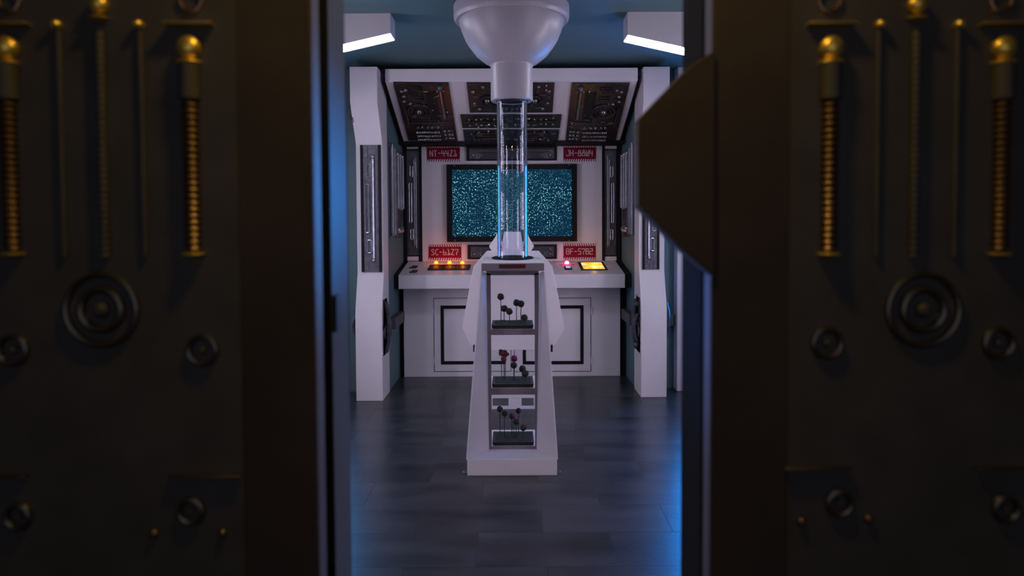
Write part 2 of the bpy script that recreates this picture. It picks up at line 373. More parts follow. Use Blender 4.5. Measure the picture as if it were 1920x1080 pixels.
# bulging relief on the pillar flanks
def flank(par, xw, s, y0, y1, z0, z1):
    n = (s, 0, 0); u = (0, s, 0)
    org = (xw, y0 if s > 0 else y1, z0)
    M = frame(org, u, (0, 0, 1), n); w_, h = y1-y0, z1-z0
    p = rplate(par, M, RELIEF_K, w_, h, 0.008)
    p_r = w_*0.10
    rpipe(p, M, RELIEF, [(w_*.35, h*.05, .01), (w_*.35, h*.25, .03), (w_*.35, h*.72, .03), (w_*.35, h*.95, .01)], p_r, 'bowed_pipe', 10)
    rpipe(p, M, RELIEF, [(w_*.68, h*.2, .01), (w_*.68, h*.35, .035), (w_*.68, h*.55, .035), (w_*.68, h*.7, .01)], p_r*.8, 'bowed_pipe', 10)
    for yy in (.12, .5, .86): rstud(p, M, RELIEF, w_*.5, h*yy, w_*.14, 'stud', 1.1)
    rloop(p, M, RELIEF, w_*.1, w_*.9, h*.3, h*.48, w_*.05, 'bracket_loop')
for par, xin, xout, yb in ((pl, X(718, 740, Db), X(668, 740, Db), 5.5), (pr, X(1202, 740, DbR), X(1250, 740, DbR), 5.57)):
    s = 1 if par is pl else -1
    flank(par, xin, s, yb-0.02, yb+0.17, 0.36, 0.83)
    flank(par, xout, -s, yb-0.03, yb+0.13, 0.45, 0.80)
    flank(par, xout, -s, yb-0.08, yb+0.10, 2.28, 2.56)

# ------------------------------------------------------------------ relief on the alcove side walls
def wallrelief(par, xw, s):
    n = (s, 0, 0); u = (0, s, 0)
    a, b_ = 5.80, 6.16
    def fr(y0, y1, z0): return frame((xw, y0 if s > 0 else y1, z0), u, (0, 0, 1), n)
    M = fr(5.84, 6.08, 1.33); p = rplate(par, M, RELIEF_K, 0.24, 0.84, 0.006)
    q = (lambda a_: a_) if s > 0 else (lambda a_: 0.24-a_)
    for xx, r, y0, y1 in ((.03, .022, .02, .80), (.085, .014, .05, .83), (.13, .022, .03, .78), (.19, .016, .12, .80)):
        rpipe(p, M, RELIEF_L, [(q(xx), y0, r), (q(xx), y1, r)], r, 'vertical_pipe', 10)
    M = fr(6.12, 6.50, 1.48); p = rplate(par, M, RELIEF_K, 0.38, 0.66, 0.006)
    q = (lambda a_: a_) if s > 0 else (lambda a_: 0.38-a_)
    for xx in (.07, .19, .31):
        rpipe(p, M, RELIEF_L, [(q(xx), .12, .02), (q(xx), .60, .02)], .017, 'vertical_pipe', 10)
        for yy in (.14, .18, .22, .46, .50, .54): rring(p, M, RELIEF_L, q(xx), yy, .022, .010, 'pipe_collar')
        rstud(p, M, RELIEF_L, q(xx), .62, .03, 'pipe_end_cap', 1)
    rcoil(p, M, RELIEF_L, q(.13), .1, q(.13), .58, .02, .02)
    rcoil(p, M, RELIEF_L, q(.25), .1, q(.25), .58, .02, .02)
    M = fr(6.16, 6.46, 1.32); p = rplate(par, M, RELIEF_K, 0.30, 0.15, 0.006)
    for xx in (.07, .16, .24): rstud(p, M, RELIEF_L, xx, .08, .035)
wallrelief(wall_l, WL+0.006, 1); wallrelief(wall_r, WR-0.006, -1)
# rail blocks along the alcove walls and on the rear walls
for nm, x0, x1, y0, y1, zc, lab in (('handrail', WL, WL+0.055, 5.80, 6.28, 0.60, 'dark grey rail bar on the alcove wall left of the console cabinet'),
                            ('handrail', WR-0.055, WR, 5.86, 6.28, 0.615, 'dark grey rail bar on the alcove wall right of the console cabinet'),
                            ('handrail', X(1252, 600, 5.78), xr, 5.76, 5.82, 0.62, 'dark rail block between right pillar and white post')):
    tag(B().box(x0, x1, y0, y1, zc-0.065, zc+0.035).build(nm, BRACKETM, bevel=0.006), lab, 'rail')

# ------------------------------------------------------------------ control console (desk + cabinet)
Dc = G(960, 706).y           # cabinet face
Df = 6.02                    # desk front edge
Dw = 6.60                    # screen wall
cx0, cx1 = X(757, 620, Dc), X(1163, 620, Dc)
con = empty('control_console', ((cx0+cx1)/2, Dc, 0), 'white wall to wall control console with sloped desktop and two framed cabinet doors', 'console')
zdf, zdb = Z(960, 515, Df), Z(960, 489, Dw)
zfb = Z(960, 541, Df)
B().box(cx0, cx1, Dc, Dw+0.1, 0.0, zfb).build('cabinet_body', WHITE, con, bevel=0.003)
for a, b_ in ((WL+0.004, cx0), (cx1, WR-0.004)):
    B().box(a, b_, Dc+0.03, Dw+0.1, 0, zfb).build('side_filler', BLACK, con)
dx0, dx1 = X(747, 528, Df), X(1172, 528, Df)
prof = [(Df, zfb), (Df, zdf), (Dw, zdb), (Dw, zfb)]
B().prism([(dx0, d, z) for d, z in prof], [(dx1, d, z) for d, z in prof]).build('desktop', WHITE, con, bevel=0.004)
for a, b_ in ((WL+0.003, dx0), (dx1, WR-0.003)):
    B().prism([(a, d+.02 if d == Df else d, z) for d, z in prof], [(b_, d+.02 if d == Df else d, z) for d, z in prof]).build('side_filler', BLACK, con)
# cabinet doors with black outline frames
def cab_door(xa, xb, fa, fb, hinge):
    a = P(xa, 696, Dc); b_ = P(xb, 559, Dc)
    d = B().box(a.x, b_.x, Dc-0.010, Dc, a.z, b_.z).build('cabinet_door', WHITE, con, bevel=0.0025)
    g = B().box(a.x-.006, b_.x+.006, Dc-0.0025, Dc, a.z-.006, b_.z+.006).build('door_gap', BRACKETM, con)
    f0 = P(fa, 683, Dc); f1 = P(fb, 572, Dc); t = 0.032; y0, y1 = Dc-0.013, Dc-0.009
    for q in ((f0.x, f1.x, f0.z, f0.z+t), (f0.x, f1.x, f1.z-t, f1.z), (f0.x, f0.x+t, f0.z+t, f1.z-t), (f1.x-t, f1.x, f0.z+t, f1.z-t)):
        B().box(q[0], q[1], y0, y1, q[2], q[3]).build('frame_stripe', BLACK, d)
    hx = a.x-0.012 if hinge < 0 else b_.x+0.012
    for zz in (a.z+0.10, b_.z-0.12):
        B().box(hx-0.009, hx+0.009, Dc-0.007, Dc, zz-0.035, zz+0.035).build('hinge', WHITE, con, bevel=0.002)
cab_door(815, 957, 827, 948, -1); cab_door(965, 1107, 980, 1094, 1)
# desktop fittings: local frame on the sloping desktop
tl = math.hypot(Dw-Df, zdb-zdf); dv = Vector((0, (Dw-Df)/tl, (zdb-zdf)/tl)); dn = Vector((0, -dv.z, dv.y))
DO = Vector((0, Df, zdf)); MD = frame(DO, (1, 0, 0), dv, dn)
def desk(x, y):
    r_ = ray(x, y); o = Vector((0, 0, EYE)); t = (DO-o).dot(dn)/r_.dot(dn); p = o+r_*t-DO
    return p.x, p.dot(dv)
def drect(name, xa, ya, xb, yb, h, m, par, z0=0.0, bev=0.002, t=0):
    u0, v0 = desk((xa), yb); u1, _ = desk(xb, yb); _, v1 = desk((xa+xb)/2, ya)
    return B().box(u0, u1, v0, v1, z0-0.002, h).build(name, m, par, MD, bevel=bev)
strip = drect('legend_strip', 801, 497, 880, 507, 0.006, BLACK, con)
GOLD = mat('dull_gold_print', (0.16, 0.09, 0.025), 0.6)
for k, (a, b_) in enumerate(((811, 820), (834, 839), (841, 845), (847, 852), (855, 858))):
    drect('legend_mark', a, 500, b_, 504.5, 0.0072, GOLD, strip, bev=0)
drect('legend_block', 865, 499.5, 874, 505, 0.0075, BRACKETM, strip, bev=0)
for x in (818, 843, 867):
    u, v = desk(x, 496); b0 = B().lathe([(0.019, -0.002), (0.019, 0.006), (0.014, 0.008)], (u, v, 0), 20).build('button_collar', BLACK, con, MD)
    B().ball((u, v, 0.016), 0.020, 14, 0.95).build('indicator_button', EM_OR, con, MD)
for y in (501, 509.5):
    drect('socket', 770, y-2.4, 781, y+2.0, 0.004, BLACK, con)
    drect('socket_rim', 767, y+1.0, 780, y+2.6, 0.010, BRACKETM, con)
u, v = desk(1063, 497)
B().box(u-0.075, u+0.075, v-0.004, v+0.004, -0.001, 0.003).build('groove_line', BLACK, con, MD)
B().lathe([(0.040, -0.002), (0.040, 0.004), (0.034, 0.012)], (u, v+0.012, 0), 24).build('button_collar', EM_PK, con, MD)
B().ball((u, v+0.010, 0.018), 0.022, 14, 0.95).build('red_button', EM_PW, con, MD)
disp = drect('digit_display', 1059, 500, 1073, 506, 0.008, BLACK, con)
for a in (1062, 1065.2, 1068.2): drect('digit', a, 500.6, a+2.2, 504, 0.0095, EM_CY, disp, bev=0)
scr = drect('lit_panel_frame', 1090, 492, 1140, 507, 0.006, BLACK, con)
drect('lit_panel', 1094.5, 493.5, 1134.5, 505.6, 0.009, EM_YE, scr, bev=0.001)
for a, c_ in ((1092.4, 505.5), (1137.5, 505.5), (1093, 494), (1133, 494)):
    u, v = desk(a, c_); B().ball((u, v, 0.007), 0.004, 8).build('screw', STEEL, scr, MD)

def glow(x, y, h, power, col):      # the light the lit buttons throw on the desk and wall
    u, v = desk(x, y); l = bpy.data.lights.new('button_glow', 'POINT'); l.energy = power; l.color = col; l.shadow_soft_size = 0.002
    o = bpy.data.objects.new('button_glow', l); C.objects.link(o); o.matrix_world = MD @ Matrix.Translation((u, v, h))
for x in (818, 843, 867): glow(x, 496, 0.055, 0.20, (1.0, 0.17, 0.02))
glow(1063, 495, 0.07, 0.18, (1.0, 0.02, 0.10))
glow(1114, 498, 0.06, 0.22, (1.0, 0.45, 0.05))
# ------------------------------------------------------------------ screen wall
zt = Z(960, 262, Dw)
wx0, wx1 = X(791, 380, Dw), X(1129, 380, Dw)
sw = empty('screen_wall', ((wx0+wx1)/2, Dw, zdb-0.05), 'white back panel above the desk carrying the starfield monitor', 'wall panel')
B().box(wx0, wx1, Dw, Dw+0.05, zdb-0.05, zt).build('board', WHITE, sw, bevel=0.003)
for s, (xa, xb, xc, xd, pa, pb) in enumerate(((757, 763, 786, 791, 763, 785), (1157, 1163, 1129, 1133.5, 1134, 1156))):
    a, b_, c_, d_ = (X(q, 380, Dw) for q in (xa, xb, xc, xd))
    lo, hi = (min(a, c_), max(b_, d_))
    B().box(lo, hi, Dw+0.02, Dw+0.06, zdb-0.05, zt).build('recess_back', BLACK, sw)
    B().box(min(c_, d_), max(c_, d_), Dw-0.012, Dw+0.02, zdb-0.05, zt).build('black_rail', BLACK, sw)
    B().box(min(a, b_), max(a, b_), Dw-0.012, Dw+0.02, zdb-0.05, zt).build('black_rail', BLACK, sw)
    on_front(sw, pa, 281, pb, 479, Dw, vstrip, RELIEF_K, -0.008, mirror=(s == 1), black=False)
    for ya, yb in ((270, 279), (481, 489)):
        p0, p1 = P(pa, yb, Dw), P(pb, ya, Dw)
        B().box(p0.x, p1.x, Dw, Dw+0.02, p0.z, p1.z).build('white_end_block', WHITE, sw)
on_front(sw, 875, 274, 1044, 302, Dw, hstrip, RELIEF_K, 0.014)
on_front(sw, 877, 458, 1044, 486, Dw, hstrip, RELIEF_K, 0.014)
# monitor
m0, m1 = P(838, 454, Dw-0.06), P(1082, 307, Dw-0.06)
mon = empty('monitor', ((m0.x+m1.x)/2, Dw, m0.z), 'black framed wall monitor showing a teal starfield behind the glass tube', 'monitor')
s0, s1 = P(848, 443.5, Dw-0.06), P(1072, 317, Dw-0.06)
mb = B(); ya, yb = Dw-0.055, Dw-0.001
mb.box(m0.x, s0.x, ya, yb, m0.z, m1.z).box(s1.x, m1.x, ya, yb, m0.z, m1.z).box(s0.x, s1.x, ya, yb, m0.z, s0.z).box(s0.x, s1.x, ya, yb, s1.z, m1.z)
mb.build('bezel', BLACK, mon)
B().box(s0.x-.002, s1.x+.002, Dw-0.038, Dw-0.004, s0.z-.002, s1.z+.002).build('screen', STAR, mon)
for x, y in ((852, 310.5), (1067, 309), (853, 450.5), (1067, 451)):
    p = P(x, y, Dw-0.056); B().ball((p.x, Dw-0.056, p.z), 0.006, 10).build('screw', STEEL, mon)
# signs
GL = {'N': [[(0,0),(0,1.6),(1,0),(1,1.6)]], 'T': [[(0,1.6),(1,1.6)], [(.5,1.6),(.5,0)]], '-': [[(.15,.8),(.85,.8)]],
 '4': [[(0,1.6),(0,.72),(1,.72)], [(.8,1.45),(.8,0)]], 'Z': [[(0,1.6),(1,1.6),(0,0),(1,0)]],
 '1': [[(.1,1.6),(.5,1.6),(.5,0)], [(0,0),(1,0),(1,.5)]], 'J': [[(.6,1.6),(1,1.6),(1,.25),(.75,0),(.25,0),(0,.4)]],
 'H': [[(0,0),(0,1.6)], [(1,0),(1,1.6)], [(0,.8),(1,.8)]], '8': [[(0,0),(1,0),(1,.8),(0,.8),(0,0)], [(.2,.8),(.2,1.6),(.8,1.6),(.8,.8)]],
 'W': [[(0,1.6),(0,0),(1,0),(1,1.6)], [(.5,0),(.5,1.1)]], 'S': [[(1,1.3),(.8,1.6),(.2,1.6),(0,1.25),(1,.35),(.8,0),(0,0)]],
 'C': [[(1,1.6),(.4,1.6),(0,1.2),(0,.4),(.4,0),(1,0)]], '6': [[(.1,1.6),(0,1.2),(0,0),(1,0),(1,.75),(0,.75)]],
 '7': [[(0,1.4),(0,1.6),(1,1.6),(1,1.1),(.5,.6),(.5,0)]], 'B': [[(0,0),(0,1.6),(.8,1.6),(.95,1.4),(.95,.95),(.8,.83),(0,.83)], [(.8,.83),(1,.65),(1,.15),(.85,0),(0,0)]],
 'F': [[(0,0),(0,1.6),(1,1.6)], [(0,.85),(.8,.85)]], '5': [[(1,1.6),(.1,1.6),(.1,.85),(1,.85),(1,0),(0,0)]], '2': [[(0,1.6),(1,1.6),(1,.85),(0,.85),(0,0),(1,0)]]}
def stroke(b, p, q, t, z0, z1):
    d = Vector((q[0]-p[0], q[1]-p[1])); d.normalize(); e = Vector((-d.y, d.x))*t/2; d = d*t/2
    c = [(p[0]-d.x+e.x, p[1]-d.y+e.y), (p[0]-d.x-e.x, p[1]-d.y-e.y), (q[0]+d.x-e.x, q[1]+d.y-e.y), (q[0]+d.x+e.x, q[1]+d.y+e.y)]
    b.prism([(x, y, z0) for x, y in c], [(x, y, z1) for x, y in c])
def sign(text, xa, ya, xb, yb, label):
    a, c_ = P(xa, yb, Dw), P(xb, ya, Dw); w_, h = c_.x-a.x, c_.z-a.z
    e = empty('sign', (a.x+w_/2, Dw, a.z), label, 'sign', 'red code signs around the monitor')
    M = front(a.x, Dw, a.z)
    pl_ = B().box(0, w_, 0, h, 0.0, 0.006).build('plate', RED, e, M, bevel=0.001)
    lt = B(); s = h*0.335/1.6; wd = s*0.78; pit = w_*0.1205; x0 = w_*0.092+s*0.0; y0 = h*0.345
    for i, ch in enumerate(text):
        for st in GL[ch]:
            for p, q in zip(st, st[1:]):
                stroke(lt, (x0+i*pit+p[0]*wd, y0+p[1]*s), (x0+i*pit+q[0]*wd, y0+q[1]*s), s*0.17, 0.006, 0.0068)
    tag(lt.build('lettering', SIGNW, pl_, M), kind='stuff')
    hb = B(); n = 14; pp = w_/n; sh = h*0.14
    for k in range(n):
        x = k*pp; d = pp*0.55
        hb.prism([(x, h, .006), (x+d*.9, h, .006), (min(w_, x+d*1.7), h-sh, .006), (x+d*.8, h-sh, .006)], [(x, h, .0067), (x+d*.9, h, .0067), (min(w_, x+d*1.7), h-sh, .0067), (x+d*.8, h-sh, .0067)])
        hb.prism([(x, 0, .006), (x+d*.9, 0, .006), (min(w_, x+d*1.7), sh, .006), (x+d*.8, sh, .006)], [(x, 0, .0067), (x+d*.9, 0, .0067), (min(w_, x+d*1.7), sh, .0067), (x+d*.8, sh, .0067)])
    tag(hb.build('hazard_stripes', SIGNW, pl_, M), kind='stuff')
sign('NT-44Z1', 800.8, 272.5, 862.3, 303.3, 'red striped sign reading NT-44Z1 above left of the monitor')
sign('JH-88W4', 1056.5, 272, 1117.5, 303, 'red striped sign reading JH-88W4 above right of the monitor')
sign('SC-61Z7', 803.8, 458, 865, 488, 'red striped sign reading SC-61Z7 below left of the monitor, over orange buttons')
sign('BF-57B2', 1056.5, 456.5, 1117, 487, 'red striped sign reading BF-57B2 below right of the monitor')

# ------------------------------------------------------------------ canopy over the console
Dh, Dl = 5.47, 6.36
c0, c1 = X(722, 140, Dh), X(1196, 140, Dh)
zft, zfb2 = Z(960, 128, Dh), Z(960, 152, Dh)
zlb = Z(960, 264, Dl)
can = empty('canopy', ((c0+c1)/2, Dh, zlb), 'white sloping canopy with dark relief panels hung over the console', 'canopy')
B().box(c0, c1, Dh, Dh+0.03, zfb2, zft).build('fascia', WHITE, can, bevel=0.003)
bl = math.hypot(Dl-Dh, zlb-zfb2); bv = Vector((0, -(Dl-Dh)/bl, (zfb2-zlb)/bl)); bn = Vector((1, 0, 0)).cross(bv)
BO = Vector((0, Dl, zlb)); MB_ = frame(BO, (1, 0, 0), bv, bn)
B().box(c0+0.002, c1-0.002, 0, bl-0.002, -0.012, 0).build('sloping_board', WHITE, can, MB_, bevel=0.002)
for a, b_ in ((c0-.012, c0), (c1, c1+.012)):
    B().box(a, b_, 0, bl, -0.05, -0.004).build('side_filler', BLACK, can, MB_)
B().box(c0, c1, Dh+.03, BW-.002, zft-0.03, zft).build('top_board', WHITE, can)
B().box(WL+.004, WR-.004, Dl-0.012, Dw+0.05, zlb-0.026, zlb-.003).build('black_soffit', BLACK, can)
def brd(x, y):
    r_ = ray(x, y); o = Vector((0, 0, EYE)); t = (BO-o).dot(bn)/r_.dot(bn); p = o+r_*t-BO
    return p.x, p.dot(bv)
def poly_panel(pts):
    q = [brd(*p) for p in pts]
    pa = B().prism([(x, y, 0.001) for x, y in q], [(x, y, 0.014) for x, y in q]).build('relief_panel', RELIEF_D, can, MB_, bevel=0.002)
    return pa, q
ML = MB_ @ Matrix.Translation((0, 0, 0.014))
def bigpanel(pts, mir):
    pa, q = poly_panel(pts)
    xb0, xb1 = q[3][0], q[2][0]; xt0, xt1 = q[0][0], q[1][0]; yb_, yt = q[3][1], q[0][1]
    def W(u, v):
        if mir: u = 1-u
        x = (xb0+(xb1-xb0)*u)*(1-v)+(xt0+(xt1-xt0)*u)*v
        return x, yb_+(yt-yb_)*v
    m = RELIEF_D
    for r_, t in ((.10, .012), (.07, .010), (.035, .010)):
        x, y = W(.36, .55); rring(pa, ML, m, x, y, r_, t, 'dish_ring')
    x, y = W(.36, .55); rstud(pa, ML, RELIEF_S, x, y, .03, 'dish_hub', 1)
    for k in range(6):
        a = W(.55+k*.035, .38); b_ = W(.55+k*.035, .86); rpipe(pa, ML, m, [a, b_], .006, 'rib')
    a = W(.83, .45); b_ = W(.83, .90); rpipe(pa, ML, RELIEF_S, [a, b_], .016, 'long_pipe', 10)
    x, y = W(.83, .93); rstud(pa, ML, RELIEF_K, x, y, .026, 'pipe_end_cap', 1)
    for k in range(4):
        x, y = W(.78+k*.035, .88); rstud(pa, ML, RELIEF_S, x, y, .012)
    for v in (.045, .115, .185):
        a = W(.22, v); b_ = W(.70, v); rcoil(pa, ML, RELIEF_S, a[0], a[1], b_[0], b_[1], .018, .016)
        for u in (.78, .86, .92):
            x, y = W(u, v+.01); rstud(pa, ML, RELIEF_S, x, y, .017, 'stud', 1)
    for u in (.26, .34, .45, .54, .66):
        x, y = W(u, .265); rstud(pa, ML, RELIEF_S, x, y, .016, 'stud', 1)
    for u, v in ((.12, .88), (.2, .90), (.14, .80), (.12, .72), (.22, .68)):
        x, y = W(u, v); rstud(pa, ML, RELIEF_S, x, y, .018, 'stud', 1)
    for v in (.93, .90, .78, .74):
        a = W(.28, v); b_ = W(.50, v); rpipe(pa, ML, m, [a, b_], .007, 'short_bar')
    a = W(.10, .30); b_ = W(.10, .62); rpipe(pa, ML, m, [a, b_], .012, 'short_bar')
    fittings(pa, W, 34)
    a0, a1 = W(.04, .34), W(.16, .36); rpipe(pa, ML, m, [a0, W(.5, .34), W(.9, .36)], .006, 'cross_conduit')
def fittings(pa, W, n):
    b = B()
    for i in range(n):
        u, v = rnd.uniform(.05, .95), rnd.uniform(.05, .95); x, y = W(u, v); k = rnd.random()
        if k < .25: b.ball((x, y, .003), rnd.uniform(.006, .012), 8, 1)
        else:
            a = rnd.choice((0, 0, PI/2, rnd.uniform(0, PI))); L = rnd.uniform(.02, .06)
            b.tube([(x-L*math.cos(a)/2, y-L*math.sin(a)/2, .004), (x+L*math.cos(a)/2, y+L*math.sin(a)/2, .004)], rnd.uniform(.004, .008), 6)
    q = [v_ for v_ in b.v]
    tag(b.build('small_fittings', RELIEF_S, pa, ML), kind='stuff')
bigpanel([(737, 152.8), (841, 153.5), (858, 262.5), (766, 261.5)], False)
bigpanel([(1072, 154), (1181, 154), (1154, 261.5), (1060, 262.5)], True)
def midpanel(pts, kind):
    pa, q = poly_panel(pts)
    yb_, yt = q[3][1], q[0][1]
    def W(u, v):
        x = (q[3][0]+(q[2][0]-q[3][0])*u)*(1-v)+(q[0][0]+(q[1][0]-q[0][0])*u)*v
        return x, yb_+(yt-yb_)*v
    m = RELIEF_D; fittings(pa, W, 26)
    for s in (0, 1):
        f = (lambda u: u) if s == 0 else (lambda u: 1-u)
        if kind == 0:
            x, y = W(f(.22), .45); rring(pa, ML, m, x, y, .055, .012, 'dish_ring'); rstud(pa, ML, RELIEF_S, x, y, .028, 'dish_hub', 1)
            for u, v in ((.06, .75), (.12, .15), (.30, .85), (.34, .15), (.38, .5), (.07, .35), (.18, .9)):
                x, y = W(f(u), v); rstud(pa, ML, RELIEF_S, x, y, .018, 'stud', 1)
            for v in (.62, .72, .28): rpipe(pa, ML, m, [W(f(.28), v), W(f(.44), v)], .008, 'short_bar')
            rpipe(pa, ML, RELIEF_K, [W(f(.40), .75), W(f(.34), .95)], .013, 'slanted_pipe')
        elif kind == 1:
            for u in (.08, .15, .20, .27, .33, .40):
                for v in (.28, .72):
                    x, y = W(f(u), v+rnd.uniform(-.06, .06)); rstud(pa, ML, RELIEF_S, x, y, .013, 'stud', 1)
            rpipe(pa, ML, m, [W(f(.05), .5), W(f(.46), .5)], .010, 'long_pipe')
            rpipe(pa, ML, m, [W(f(.10), .84), W(f(.42), .84)], .006, 'short_bar')
        else:
            x0, y0 = W(f(.12), .3); x1, y1 = W(f(.38), .75)
            rloop(pa, ML, m, min(x0, x1), max(x0, x1), y0, y1, .010, 'slot_loop')
            for u in (.16, .26, .42):
                for v in (.2, .85):
                    x, y = W(f(u), v); rstud(pa, ML, RELIEF_S, x, y, .012, 'stud', 1)
            rpipe(pa, ML, m, [W(f(.14), .52), W(f(.45), .52)], .009, 'short_bar')
midpanel([(875, 153.5), (1040, 154), (1036, 209), (881, 209)], 0)
midpanel([(863, 213.5), (1053, 213.5), (1050, 238), (867, 238)], 1)
midpanel([(868, 242), (1049, 242), (1046, 262.5), (871, 262.5)], 2)

# ------------------------------------------------------------------ ceiling lamps
Dlf = 4.225
def lamp(s, label):
    xi = -0.754 if s < 0 else 0.731
    xo = s*2.09; zi = Z(737, 62, Dlf) if s < 0 else Z(1180, 65, Dlf)
    zo = zi-0.224*abs(xo-xi)
    e = empty('ceiling_lamp', ((xi+xo)/2, Dlf+.08, CZ), label, 'ceiling lamp', 'slanted ceiling lamps')
    q = [(xi, zi), (xo, zo), (xo, CZ), (xi, CZ)]
    B().prism([(x, Dlf, z) for x, z in q], [(x, Dlf+.157, z) for x, z in q]).build('housing', WHITE, e, bevel=0.002)
    t = .004; ins = .004
    q = [(xi+s*.004, zi-.001), (xo, zo-.001), (xo, zo-t), (xi+s*.004, zi-t)]
    B().prism([(x, Dlf+ins, z) for x, z in q], [(x, Dlf+.157-ins, z) for x, z in q]).build('diffuser', EM_LAMP, e)
lamp(-1, 'white ceiling lamp with slanted glowing underside, left of the dome')
lamp(1, 'white ceiling lamp with slanted glowing underside, right of the dome')
for s, yc, lab in ((-1, 3.95, 'white upright wall light on the left room wall, farther from the doors'), (1, 3.95, 'white upright wall light on the right room wall, farther from the doors'),
                   (-1, 1.95, 'white upright wall light on the left room wall, nearer the doors'), (1, 1.95, 'white upright wall light on the right room wall, nearer the doors')):
    e = empty('upright_light', (s*2.1, yc, 0.5), lab, 'wall light', 'white upright wall lights')
    a, b_ = sorted((s*2.04, s*2.1)); B().box(a, b_, yc-.1, yc+.1, 0.3, 2.3).build('housing', WHITE, e, bevel=.003)
    a, b_ = sorted((s*2.034, s*2.04))
    for z0, z1 in (((1.92, 2.28), (1.40, 1.74), (0.80, 1.20)) if yc > 3 else ((1.95, 2.25), (1.2, 1.70), (0.4, 1.05))):
        B().box(a, b_, yc-.07, yc+.07, z0, z1).build('diffuser', EM_SIDE if yc > 3 else EM_FRONT, e)
e = empty('ceiling_fill_panel', (0, 2.45, CZ), 'flat white fill panel added on the ceiling to brighten the room, just behind the doors', 'ceiling lamp')  # added fill; brightens the console cabinet and the back wall
B().box(-.75, .75, 2.25, 2.65, CZ-.05, CZ).build('housing', WHITE, e, bevel=.003)
B().box(-.72, .72, 2.28, 2.62, CZ-.056, CZ-.05).build('diffuser', EM_FILL, e)
# blue wall lights on the rear walls, beside the pillars
for s, D, lab in ((-1, 5.75, 'blue glowing wall light outside the left pillar'), (1, 5.82, 'blue glowing wall light outside the right pillar')):
    xx = s*1.66
    e = empty('wall_light', (xx, D, 0.6), lab, 'wall light', 'blue wall lights')
    B().box(xx-.13, xx+.13, D-.04, D, .60, 2.05).build('housing', BLACK, e, bevel=.004)
    B().box(xx-.11, xx+.11, D-.052, D-.04, .65, 2.0).build('diffuser', EM_BLUE if s > 0 else EM_BLUE2, e, bevel=.004)

# ------------------------------------------------------------------ ceiling dome with collar, glass tube
Dt_ = 4.10; tcx = X(960.3, 300, Dt_)
def zy(y): return Z(960, y, Dt_)
dome = empty('ceiling_dome', (tcx, Dt_, zy(191)), 'large white hemispherical dome hanging from the ceiling over the glass tube', 'dome')
px = Dt_/F*1.0
prof = [(39*px, zy(123)-.01), (39.6*px, zy(123)), (50*px, zy(117)), (66*px, zy(104)), (78*px, zy(88)), (86*px, zy(75)), (92*px, zy(60)), (96*px, zy(47)), (98*px, zy(34)), (98.5*px, zy(30))]
B().lathe(prof+[(98.5*px, CZ-.02), (80*px, CZ-.02)], (tcx, Dt_, 0), 64).build('bowl', WHITE2, dome)
B().lathe([(97*px, zy(42)), (103*px, zy(42)), (106*px, zy(38)), (107*px, zy(34)), (107*px, CZ-.012), (104*px, CZ-.002), (97*px, CZ-.002)], (tcx, Dt_, 0), 64).build('rim', WHITE2, dome)
B().lathe([(30*px, zy(190)), (38*px, zy(190)), (39*px, zy(188.5)), (39*px, zy(121)), (30*px, zy(121))], (tcx, Dt_, 0), 48, cap=False).build('collar', WHITE2, dome)
B().lathe([(31*px, zy(150)), (31*px, zy(148))], (tcx, Dt_, 0), 32).build('collar_inside', BLACK, dome)
tube_bot = zy(486)
tube = B()
ro, ri = 28.6*px, 24.6*px
tube.lathe([(ri, tube_bot), (ro, tube_bot), (ro, zy(152)), (ri, zy(152)), (ri, tube_bot)], (tcx, Dt_, 0), 96, cap=False)
tg = tube.build('glass_tube', GLASS)
tag(tg, 'clear glass tube rising from the pedestal into the ceiling collar', 'tube')

# ------------------------------------------------------------------ pedestal
Dp = G(960, 892).y
pz = Z(960, 861, Dp)
ped = empty('pedestal', (tcx, Dp+.25, 0), 'white tapering display pedestal with three open shelves below the glass tube', 'pedestal')
bx0, bx1 = X(876, 877, Dp), X(1044.5, 877, Dp)
Dr = Dp+0.17                     # recessed inner frame plane
Dbk = 4.56                       # wing board plane
B().box(bx0, bx1, Dp, 4.30, 0, pz).build('plinth', WHITE, ped, bevel=.003)
ytop = 508; Dtop = Dp+0.03
def lo(x, y, D): p = P(x, y, D); return (p.x, D, p.z)
o_bl, o_br = (bx0, Dp, pz), (bx1, Dp, pz)
o_tl, o_tr = lo(903, ytop, Dtop), lo(1020, ytop, Dtop)
i_bl, i_br = (X(917, 849, Dr), Dr, pz+.001), (X(1006, 849, Dr), Dr, pz+.001)
i_tl, i_tr = lo(912, 512, Dr), lo(1011, 512, Dr)
# splayed reveals left and right, with a thin flange edge
for (ob, ot, ib, it, s) in ((o_bl, o_tl, i_bl, i_tl, -1), (o_br, o_tr, i_br, i_tr, 1)):
    t = 0.006*s
    def off(p, dx, dy): return (p[0]+dx, p[1]+dy, p[2])
    b = B()
    b.hexa([ob, off(ob, t, 0), off(ib, t*6, .0), ib, ot, off(ot, t, 0), off(it, t*6, .0), it])
    b.build('splayed_side', WHITE, ped)
    f = .0055*s
    B().hexa([off(ob, -f*.3, -.005), off(ob, f, -.005), off(ob, f, .006), off(ob, -f*.3, .006), off(ot, -f*.3, -.005), off(ot, f, -.005), off(ot, f, .006), off(ot, -f*.3, .006)]).build('flange_edge', WHITE, ped)
